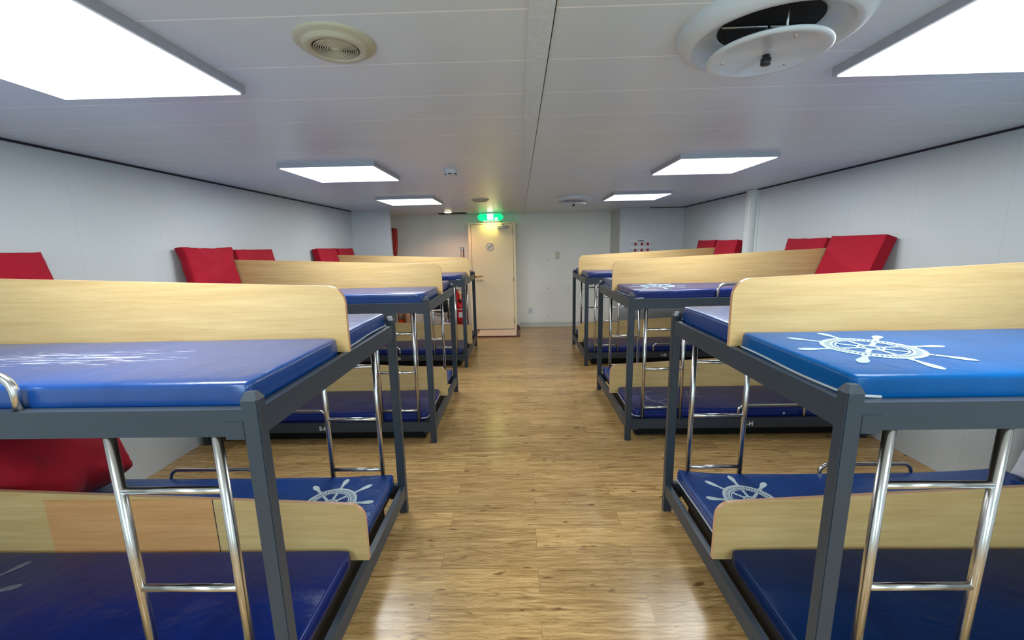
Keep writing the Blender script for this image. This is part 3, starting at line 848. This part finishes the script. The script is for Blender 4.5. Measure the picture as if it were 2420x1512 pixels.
pillow('L1', 'f', 'red pillow behind the tall divider of the nearest left bunk, cut by the left edge', lean=15, seed=2.1, soft=0.25, H=0.37)
pillow('L2', 'n', 'red rumpled pillow with torn-looking left edge on the middle left upper bunk', lean=9, seed=5.5, soft=0.75, rnd=0.35, wr=0.012, W=0.560, H=0.395, T=0.11)
pillow('L2', 'f', 'red pillow mostly hidden behind the divider of the middle left upper bunk', lean=12, seed=7.2, W=0.585, H=0.372)
pillow('L3', 'n', 'red pillow on the farthest left upper bunk, in front of its divider', lean=12, seed=9.9, H=0.375)
pillow('L3', 'f', 'red pillow behind the divider of the farthest left upper bunk', lean=12, seed=11.0, H=0.372)
pillow('R2', 'n', 'largest red pillow on the right, leaning sharply on the wall', lean=19, seed=13.1, W=0.57, H=0.385, T=0.095, soft=0.1, rnd=0.08, wr=0.001)
pillow('R2', 'f', 'red pillow behind the divider of the middle right upper bunk', lean=12, seed=15.7, H=0.372, soft=0.5)
pillow('R3', 'n', 'red pillow in front of the divider of the farthest right upper bunk', lean=12, seed=17.9, H=0.378)
pillow('R3', 'f', 'red pillow behind the divider of the farthest right upper bunk', lean=13, seed=19.4, H=0.385, soft=0.5)
pillow('L1', 'f', 'crumpled dark red pillow slumped on the nearest left lower bunk', lean=33, seed=22.4, lev='l', soft=0.95, rnd=0.75, wr=0.034, W=0.52, H=0.47, T=0.32, mat='red_deep', group='lower bunk pillows', yaw=0.10)
pillow('R1', 'f', 'white pillow at the head of the nearest right lower bunk, cut by the right edge', lean=14, seed=25.0, lev='l', soft=0.9, rnd=0.7, W=0.42, H=0.40, T=0.10, mat='white_cloth', group='lower bunk pillows', wr=0.008, yoff=-0.030, dz=0.032)

# ------------------------------------------------------------------ door and what hangs on it
YD = 7.90
dk = YD / 8.301
def dz(z): return CAM_H + (z - CAM_H) * dk
DX0, DX1 = -0.955 * dk, -0.118 * dk
DZ1, DZ0 = dz(2.094), 0.040
bm = bmesh.new(); add_box(bm, DX0, DX1, YD, YD + 0.045, DZ0, DZ1); bevel_all(bm, 0.003, 2)
door = struct('door_1', bm, M['door'])
bm = bmesh.new()
FX0, FX1, FZ = -1.012 * dk, -0.066 * dk, dz(2.128)
for b in ((FX0, DX0 - 0.006, YD - 0.012, YF, 0.0, FZ), (DX1 + 0.006, FX1, YD - 0.012, YF, 0.0, FZ), (DX0 - 0.006, DX1 + 0.006, YD - 0.012, YF, DZ1 + 0.006, FZ)):
    add_box(bm, *b)
add_box(bm, DX0 - 0.006, DX1 + 0.006, YD + 0.05, YD + 0.07, 0.0, DZ1 + 0.006)
bevel_all(bm, 0.003, 1)
obj('door_frame', bm, M['door'], door)
box_obj('gap_shadow', (DX0 - 0.006, DX1 + 0.006, YD + 0.046, YD + 0.0495, DZ0, DZ1 + 0.006), M['gap'], door)
# raised sill in front of the door
bm = bmesh.new(); add_box(bm, -0.80, -0.075, 7.37, YD - 0.013, 0.0, 0.022); bevel_all(bm, 0.003, 1); obj('sill_plate', bm, M['sill'], door)
box_obj('sill_edge', (-0.80, -0.004, 7.345, 7.369, 0.0, 0.018), M['maroon'], door, 0.002, 1)
box_obj('sill_side', (-0.074, -0.006, 7.37, YF - 0.03, 0.0, 0.020), plain('sill_rubber', srgb(112, 92, 80), 0.7), door, 0.002, 1)
box_obj('sill_block', (FX1 + 0.001, -0.022, YD - 0.02, YD + 0.03, 0.02, 0.115), M['maroon'], door, 0.003, 1)
box_obj('threshold', (DX0, DX1, YD - 0.012, YD + 0.03, 0.0, 0.036), M['steel'], door, 0.003, 1)
t = bpy.data.objects
# lever handle
hz = dz(1.066); hx = -0.905 * dk
bm = bmesh.new(); add_lathe(bm, [(0.0, -0.016), (0.024, -0.014), (0.027, 0.0)], 24, (hx + 0.012, YD, hz), axis='Y')
add_tube(bm, [(hx + 0.012, YD - 0.010, hz), (hx + 0.012, YD - 0.050, hz), (hx + 0.025, YD - 0.058, hz), (hx + 0.15, YD - 0.058, hz + 0.006)], 0.010, 12)
obj('handle', bm, M['brass'], door)
box_obj('lock_plate', (hx + 0.02, hx + 0.16, YD - 0.002, YD, hz - 0.115, hz - 0.065), plain('worn_plate', srgb(190, 178, 150), 0.4), door)
for z in (dz(1.02), dz(0.16), dz(1.97)):
    bm = bmesh.new(); add_tube(bm, [(DX1 + 0.003, YD - 0.014, z - 0.06), (DX1 + 0.003, YD - 0.014, z + 0.06)], 0.009, 10); obj('hinge', bm, M['steel'], door)
# closer
cl = box_obj('door_closer', (-0.428 * dk, -0.207 * dk, YD - 0.052, YD, dz(2.012), dz(2.062)), M['grey_plastic'], door, 0.008, 3)
bm = bmesh.new(); add_tube(bm, [(-0.30 * dk, YD - 0.03, dz(2.062)), (-0.30 * dk, YD - 0.03, dz(2.08)), (-0.33 * dk, YD - 0.09, dz(2.095)), (-0.37 * dk, YD - 0.02, dz(2.105)), (-0.37 * dk, YD - 0.010, dz(2.105))], 0.008, 10)
obj('closer_arm', bm, M['steel'], cl)
# round no-smoking notice
nx, nz, nr = -0.583 * dk, dz(1.655), 0.074
bm = bmesh.new(); add_lathe(bm, [(0.0, -0.004), (nr, -0.004), (nr, 0.0)], 48, (nx, YD, nz), axis='Y', smooth=False); sg = obj('no_smoking_notice', bm, M['paper'], door)
bm = bmesh.new(); add_lathe(bm, [(nr, -0.004), (nr, -0.0055), (nr - 0.010, -0.0055), (nr - 0.010, -0.004)], 48, (nx, YD, nz), axis='Y', smooth=False); obj('ring', bm, plain('faded_ring', srgb(176, 150, 148), 0.5), sg)
bm = bmesh.new(); add_box(bm, -0.062, 0.062, -0.0065, -0.004, -0.006, 0.006)
bmesh.ops.rotate(bm, verts=bm.verts, cent=(0, 0, 0), matrix=Matrix.Rotation(-PI / 4, 3, 'Y')); bmesh.ops.translate(bm, verts=bm.verts, vec=(nx, YD, nz)); obj('slash', bm, plain('faded_slash', srgb(150, 118, 116), 0.5), sg)
bm = bmesh.new(); add_box(bm, nx - 0.042, nx + 0.030, YD - 0.0055, YD - 0.004, nz - 0.006, nz + 0.006); add_box(bm, nx + 0.032, nx + 0.044, YD - 0.0055, YD - 0.004, nz - 0.006, nz + 0.006); obj('cigarette', bm, M['grey_ink'], sg)

# exit sign under the ceiling in front of the door
YE = 7.84; ek = YE / 8.301
def ez(z): return CAM_H + (z - CAM_H) * ek
ex0, ex1, ezb, ezt = -0.812 * ek, -0.304 * ek, ez(2.166), min(ez(2.300), ZC - 0.006)
t = thing('exit_sign', 'glowing green exit sign with rounded ends above the door', 'exit sign', ((ex0 + ex1) / 2, YE, ezb))
hw = (ex1 - ex0) / 2; hh = ezt - ezb
def octo(hw, z0, z1, c): return [(-hw, z0 + c), (-hw + c, z0), (hw - c, z0), (hw, z0 + c), (hw, z1 - c), (hw - c, z1), (-hw + c, z1), (-hw, z1 - c)]
bm = bmesh.new(); add_prism(bm, octo(hw, 0, hh, 0.045), -0.018, 0.030, 'XZ'); bevel_all(bm, 0.006, 2); obj('case', bm, M['exit_green'], t)
bm = bmesh.new(); add_prism(bm, [(-0.055, 0.012), (0.055, 0.012), (0.055, hh - 0.008), (-0.055, hh - 0.008)], -0.0215, -0.0185, 'XZ'); obj('symbol', bm, M['exit_white'], t)
bm = bmesh.new(); add_prism(bm, [(0.085, 0.014), (0.13, 0.014), (0.13, 0.050), (0.100, 0.056), (0.085, 0.045)], -0.0215, -0.0185, 'XZ'); obj('symbol', bm, M['exit_white'], t)
bm = bmesh.new(); add_box(bm, -0.135, 0.150, -0.016, 0.020, -0.014, -0.002); obj('light_strip', bm, M['exit_strip'], t)
bm = bmesh.new(); add_box(bm, -0.12, 0.12, -0.012, 0.018, hh, ZC - ezb); obj('mount', bm, M['white_metal'], t)
ld = bpy.data.lights.new('exit_glow', 'AREA'); ld.shape = 'RECTANGLE'; ld.size = 0.26; ld.size_y = 0.03; ld.energy = 2.0; ld.color = (1.0, 0.86, 0.25)
lo = bpy.data.objects.new('exit_glow', ld); C.objects.link(lo); lo.parent = t; lo.location = (0.0, -0.03, -0.018)

# switch and socket on the far wall
t = thing('light_switch', 'cream light switch on the far wall right of the door', 'light switch', (0.777, YF, 1.453))
box_obj('plate', (-0.046, 0.046, -0.010, 0.0, -0.075, 0.075), plain('ivory_plastic', srgb(206, 202, 182), 0.45), t, 0.003)
box_obj('rocker', (-0.014, 0.014, -0.017, -0.010, -0.022, 0.012), M['white_metal'], t, 0.002)
box_obj('label_strip', (-0.030, 0.030, -0.0115, -0.010, 0.048, 0.062), M['paper'], t)
t = thing('wall_socket', 'white socket low on the far wall beside the door', 'socket', (0.217, YF, 0.333))
box_obj('plate', (-0.045, 0.045, -0.008, 0.0, -0.06, 0.06), M['white_metal'], t, 0.003)
for dx in (-0.012, 0.012): box_obj('slot', (dx - 0.003, dx + 0.003, -0.0085, -0.0078, -0.012, 0.012), M['ink'], t)

# notice with red life-jacket pictures on the far right wall
YP = 7.53
t = thing('notice_sheet', 'white notice with six small red pictures on the far right wall', 'notice', (2.215, YP, 1.47))
box_obj('sheet', (-0.20, 0.20, -0.002, 0.0, -0.02, 0.265), M['paper'], t)
box_obj('title', (-0.055, 0.055, -0.003, -0.002, 0.228, 0.242), M['ink'], t)
for r_, zz in enumerate((0.150, 0.040)):
    for c_, xx in enumerate((-0.095, 0.020, 0.128)):
        w_ = 0.044
        poly = [(xx - w_ / 2, zz), (xx + w_ / 2, zz), (xx + w_ / 2, zz + 0.044), (xx + w_ / 2 - 0.006, zz + 0.058), (xx + 0.006, zz + 0.058), (xx, zz + 0.044), (xx - 0.006, zz + 0.058), (xx - w_ / 2 + 0.006, zz + 0.058), (xx - w_ / 2, zz + 0.044)]
        bm = bmesh.new(); add_prism(bm, poly, -0.003, -0.002, 'XZ'); obj('picture', bm, M['red_ink'], t)
        for k in range(3):
            box_obj('text_line', (xx + 0.032, xx + 0.068, -0.0028, -0.002, zz + 0.006 + 0.019 * k, zz + 0.014 + 0.019 * k), M['grey_ink'], t)
    for k in range(3): box_obj('text_line', (-0.182, -0.130, -0.0028, -0.002, zz + 0.006 + 0.019 * k, zz + 0.014 + 0.019 * k), M['grey_ink'], t)

# ------------------------------------------------------------------ alcove behind the left partition
YA = YF - 0.002
# extinguisher on its backing sign
t = thing('extinguisher_sign', 'red backing board with white pictogram behind the extinguisher', 'sign', (-1.225, YA, 0.0))
box_obj('board', (-0.115, 0.115, -0.012, 0.0, 0.18, 0.80), M['sign_red'], t, 0.003)
bm = bmesh.new()
for b in ((-0.125, -0.116, -0.014, 0.0, 0.17, 0.81), (0.116, 0.125, -0.014, 0.0, 0.17, 0.81), (-0.116, 0.116, -0.014, 0.0, 0.801, 0.81)): add_box(bm, *b)
obj('border', bm, plain('cream_border', srgb(240, 226, 200), 0.5), t)
bm = bmesh.new(); add_prism(bm, [(-0.012, 0.46), (0.018, 0.46), (0.016, 0.70), (0.055, 0.77), (0.045, 0.785), (-0.045, 0.785), (-0.055, 0.77), (-0.012, 0.70)], -0.0145, -0.0122, 'XZ'); obj('pictogram', bm, plain('cream_mark', srgb(238, 220, 170), 0.5), t)
tag(box_obj('white_plaque', (-1.35, -1.10, YA - 0.02, YA, 0.845, 0.925), M['paper'], None, 0.004), 'small white plaque on the far wall above the extinguisher sign', 'plaque')
t = thing('fire_extinguisher', 'red fire extinguisher hanging in front of the red backing board', 'fire extinguisher', (-1.215, YA - 0.13, 0.0))
bm = bmesh.new(); add_lathe(bm, [(0.0, 0.06), (0.078, 0.062), (0.084, 0.075), (0.084, 0.46), (0.078, 0.50), (0.060, 0.53), (0.032, 0.548), (0.026, 0.56), (0.0, 0.56)], 40); obj('cylinder', bm, M['ext_red'], t)
bm = bmesh.new(); add_lathe(bm, [(0.0, 0.560), (0.024, 0.560), (0.026, 0.575), (0.022, 0.600), (0.0, 0.605)], 20); add_box(bm, -0.014, 0.014, -0.11, 0.02, 0.605, 0.622); add_box(bm, -0.012, 0.012, -0.10, 0.0, 0.575, 0.588); obj('valve', bm, M['black'], t)
bm = bmesh.new(); add_tube(bm, [(-0.02, 0, 0.585), (-0.07, -0.01, 0.57), (-0.105, -0.02, 0.50), (-0.108, -0.02, 0.38), (-0.098, -0.02, 0.20), (-0.096, -0.02, 0.10)], [0.009, 0.009, 0.009, 0.010, 0.013, 0.018], 10); obj('hose', bm, M['black'], t)
bm = bmesh.new()
for k in range(12):
    a0, a1 = -PI / 2 + (k - 6) * 0.10 + 0.25, -PI / 2 + (k - 5) * 0.10 + 0.25
    r = 0.0852
    bm.faces.new([bm.verts.new((r * math.cos(a), r * math.sin(a), z)) for a, z in ((a0, 0.25), (a1, 0.25), (a1, 0.36), (a0, 0.36))])
obj('label_sheet', bm, M['paper'], t)
bm = bmesh.new(); add_lathe(bm, [(0.0855, 0.145), (0.087, 0.145), (0.087, 0.165), (0.0855, 0.165)], 40); add_box(bm, -0.03, 0.03, 0.084, 0.116, 0.14, 0.17); obj('strap', bm, M['black'], t)
# chrome double hook with hanging straps
t = thing('coat_hook', 'small chrome double hook with thin straps on the alcove wall', 'hook', (-1.145, YA, 1.60))
bm = bmesh.new()
for dx in (-0.024, 0.024): add_tube(bm, [(dx, 0, 0.03), (dx, -0.05, 0.034), (dx, -0.062, 0.050)], [0.008, 0.008, 0.015], 12)
add_box(bm, -0.045, 0.045, -0.006, 0.0, 0.0, 0.06); obj('hook', bm, M['chrome'], t)
bm = bmesh.new()
for dx, w_ in ((-0.026, 0.003), (0.024, 0.008)): add_box(bm, dx - w_, dx + w_, -0.050, -0.044, -0.30, 0.034)
obj('strap', bm, plain('brown_strap', srgb(116, 72, 58), 0.7), t)
# white tub with a black bag
t = thing('storage_tub', 'white plastic tub with sloped rim on the alcove floor', 'tub', (-1.65, 7.98, 0.0))
bm = bmesh.new()
add_prism(bm, [(-0.17, 0.0), (0.17, 0.0), (0.185, 0.295), (0.150, 0.305), (0.02, 0.318), (-0.10, 0.365), (-0.185, 0.40)], -0.22, 0.22, 'XZ'); bevel_all(bm, 0.010, 2)
obj('body', bm, M['basin'], t)
bm = bmesh.new(); add_box(bm, 0.205, 0.26, -0.20, 0.20, 0.0, 0.30); bevel_all(bm, 0.01, 2); obj('side_panel', bm, M['basin'], t)
def lump(name, sx, sy, sz, loc, mat, seed, amp=0.25, parent=None, flat=True):
    bm = bmesh.new(); bmesh.ops.create_icosphere(bm, subdivisions=4, radius=1.0)
    for v in bm.verts:
        n_ = v.co.normalized(); k = 1 + amp * noise.noise(n_ * 1.6 + Vector((seed, 0, 0))) + amp * 0.4 * noise.noise(n_ * 4 + Vector((0, seed, 0)))
        p = n_ * k; v.co = Vector((p.x * sx, p.y * sy, (max(p.z, -0.6) if flat else p.z) * sz))
        v.co.z += 0.6 * sz if flat else 0
    for f in bm.faces: f.smooth = True
    o = obj(name, bm, mat, parent); o.location = loc; return o
tag(lump('duffel_bag', 0.24, 0.16, 0.15, (-1.52, 7.93, 0.405), M['black_fabric'], 3.3, 0.18), 'slumped black bag on top of the white tub', 'bag')
bm = bmesh.new(); add_tube(bm, [(-1.395, 7.74, 0.62), (-1.385, 7.74, 0.40), (-1.380, 7.74, 0.30)], [0.006, 0.02, 0.03], 10); tag(obj('hanging_strap', bm, M['black_fabric']), 'narrow black strap hanging right of the white tub', 'strap')
# plywood crate with folded orange life jackets
t = thing('crate', 'brown plywood crate against the alcove wall holding orange fabric', 'crate', (-2.33, 8.03, 0.0))
box_obj('base', (-0.20, 0.13, -0.20, 0.20, 0.0, 0.09), M['crate'], t, 0.003)
box_obj('side', (0.068, 0.090, -0.20, 0.20, 0.09, 0.46), M['crate'], t, 0.003)
box_obj('front_post', (0.092, 0.16, -0.20, -0.18, 0.0, 0.46), plain('pale_ply', srgb(216, 182, 150), 0.6), t, 0.002)
box_obj('side', (-0.20, -0.178, -0.20, 0.20, 0.09, 0.46), M['crate'], t, 0.003)
bm = bmesh.new(); add_box(bm, -0.14, 0.14, -0.19, 0.19, -0.012, 0.012); bmesh.ops.rotate(bm, verts=bm.verts, cent=(0, 0, 0), matrix=Matrix.Rotation(math.radians(-34), 3, 'Y')); bmesh.ops.translate(bm, verts=bm.verts, vec=(-0.055, 0, 0.40)); obj('sloping_lid', bm, M['crate'], t)
tag(lump('folded_life_jacket', 0.085, 0.14, 0.10, (-2.375, 7.95, 0.092), M['orange_fabric'], 8.1, 0.3), 'bundled orange life jacket lying inside the plywood crate', 'life jacket')
# life jacket hanging behind the partition edge
t = thing('life_jacket', 'orange-red life jacket hanging behind the edge of the left partition', 'life jacket', (-2.20, 7.09, 1.52))
bm = bmesh.new()
prof = [(-0.17, 0.0), (0.030, 0.0), (0.075, 0.02), (0.098, 0.30), (0.105, 0.45), (0.090, 0.475), (0.03, 0.485), (-0.02, 0.43), (-0.06, 0.52), (-0.17, 0.62)]
add_prism(bm, prof, -0.055, 0.055, 'XZ'); bmesh.ops.triangulate(bm, faces=[f for f in bm.faces if len(f.verts) > 4]); bmesh.ops.subdivide_edges(bm, edges=bm.edges[:], cuts=2, use_grid_fill=True)
for v in bm.verts: v.co += Vector((0.010 * noise.noise(v.co * 9), 0.010 * noise.noise(v.co * 8 + Vector((3, 1, 2))), 0.006 * noise.noise(v.co * 7)))
for f in bm.faces: f.smooth = True
obj('vest', bm, M['jacket'], t)
bm = bmesh.new(); add_box(bm, -0.09, 0.035, -0.066, -0.058, -0.015, 0.018); bmesh.ops.rotate(bm, verts=bm.verts, cent=(0, 0, 0), matrix=Matrix.Rotation(0.5, 3, 'Y')); bmesh.ops.translate(bm, verts=bm.verts, vec=(0.03, 0, 0.46)); obj('shoulder_strap', bm, M['black_fabric'], t)
bm = bmesh.new(); add_box(bm, -0.012, 0.012, -0.066, -0.058, 0.05, 0.40); bmesh.ops.translate(bm, verts=bm.verts, vec=(0.055, 0, 0)); obj('webbing', bm, plain('dark_red_webbing', srgb(110, 22, 22), 0.8), t)
box_obj('reflective_tab', (0.005, 0.04, -0.064, -0.057, 0.005, 0.035), M['paper'], t)
bm = bmesh.new(); add_tube(bm, [(-0.10, -0.055, 0.60), (-0.10, -0.075, 0.56)], 0.006, 8); add_tube(bm, [(-0.10, 0.0, 0.55), (-0.10, -0.04, 0.60), (-0.10, -0.074, 0.61)], 0.006, 8); obj('hanging_loop', bm, M['black_fabric'], t)
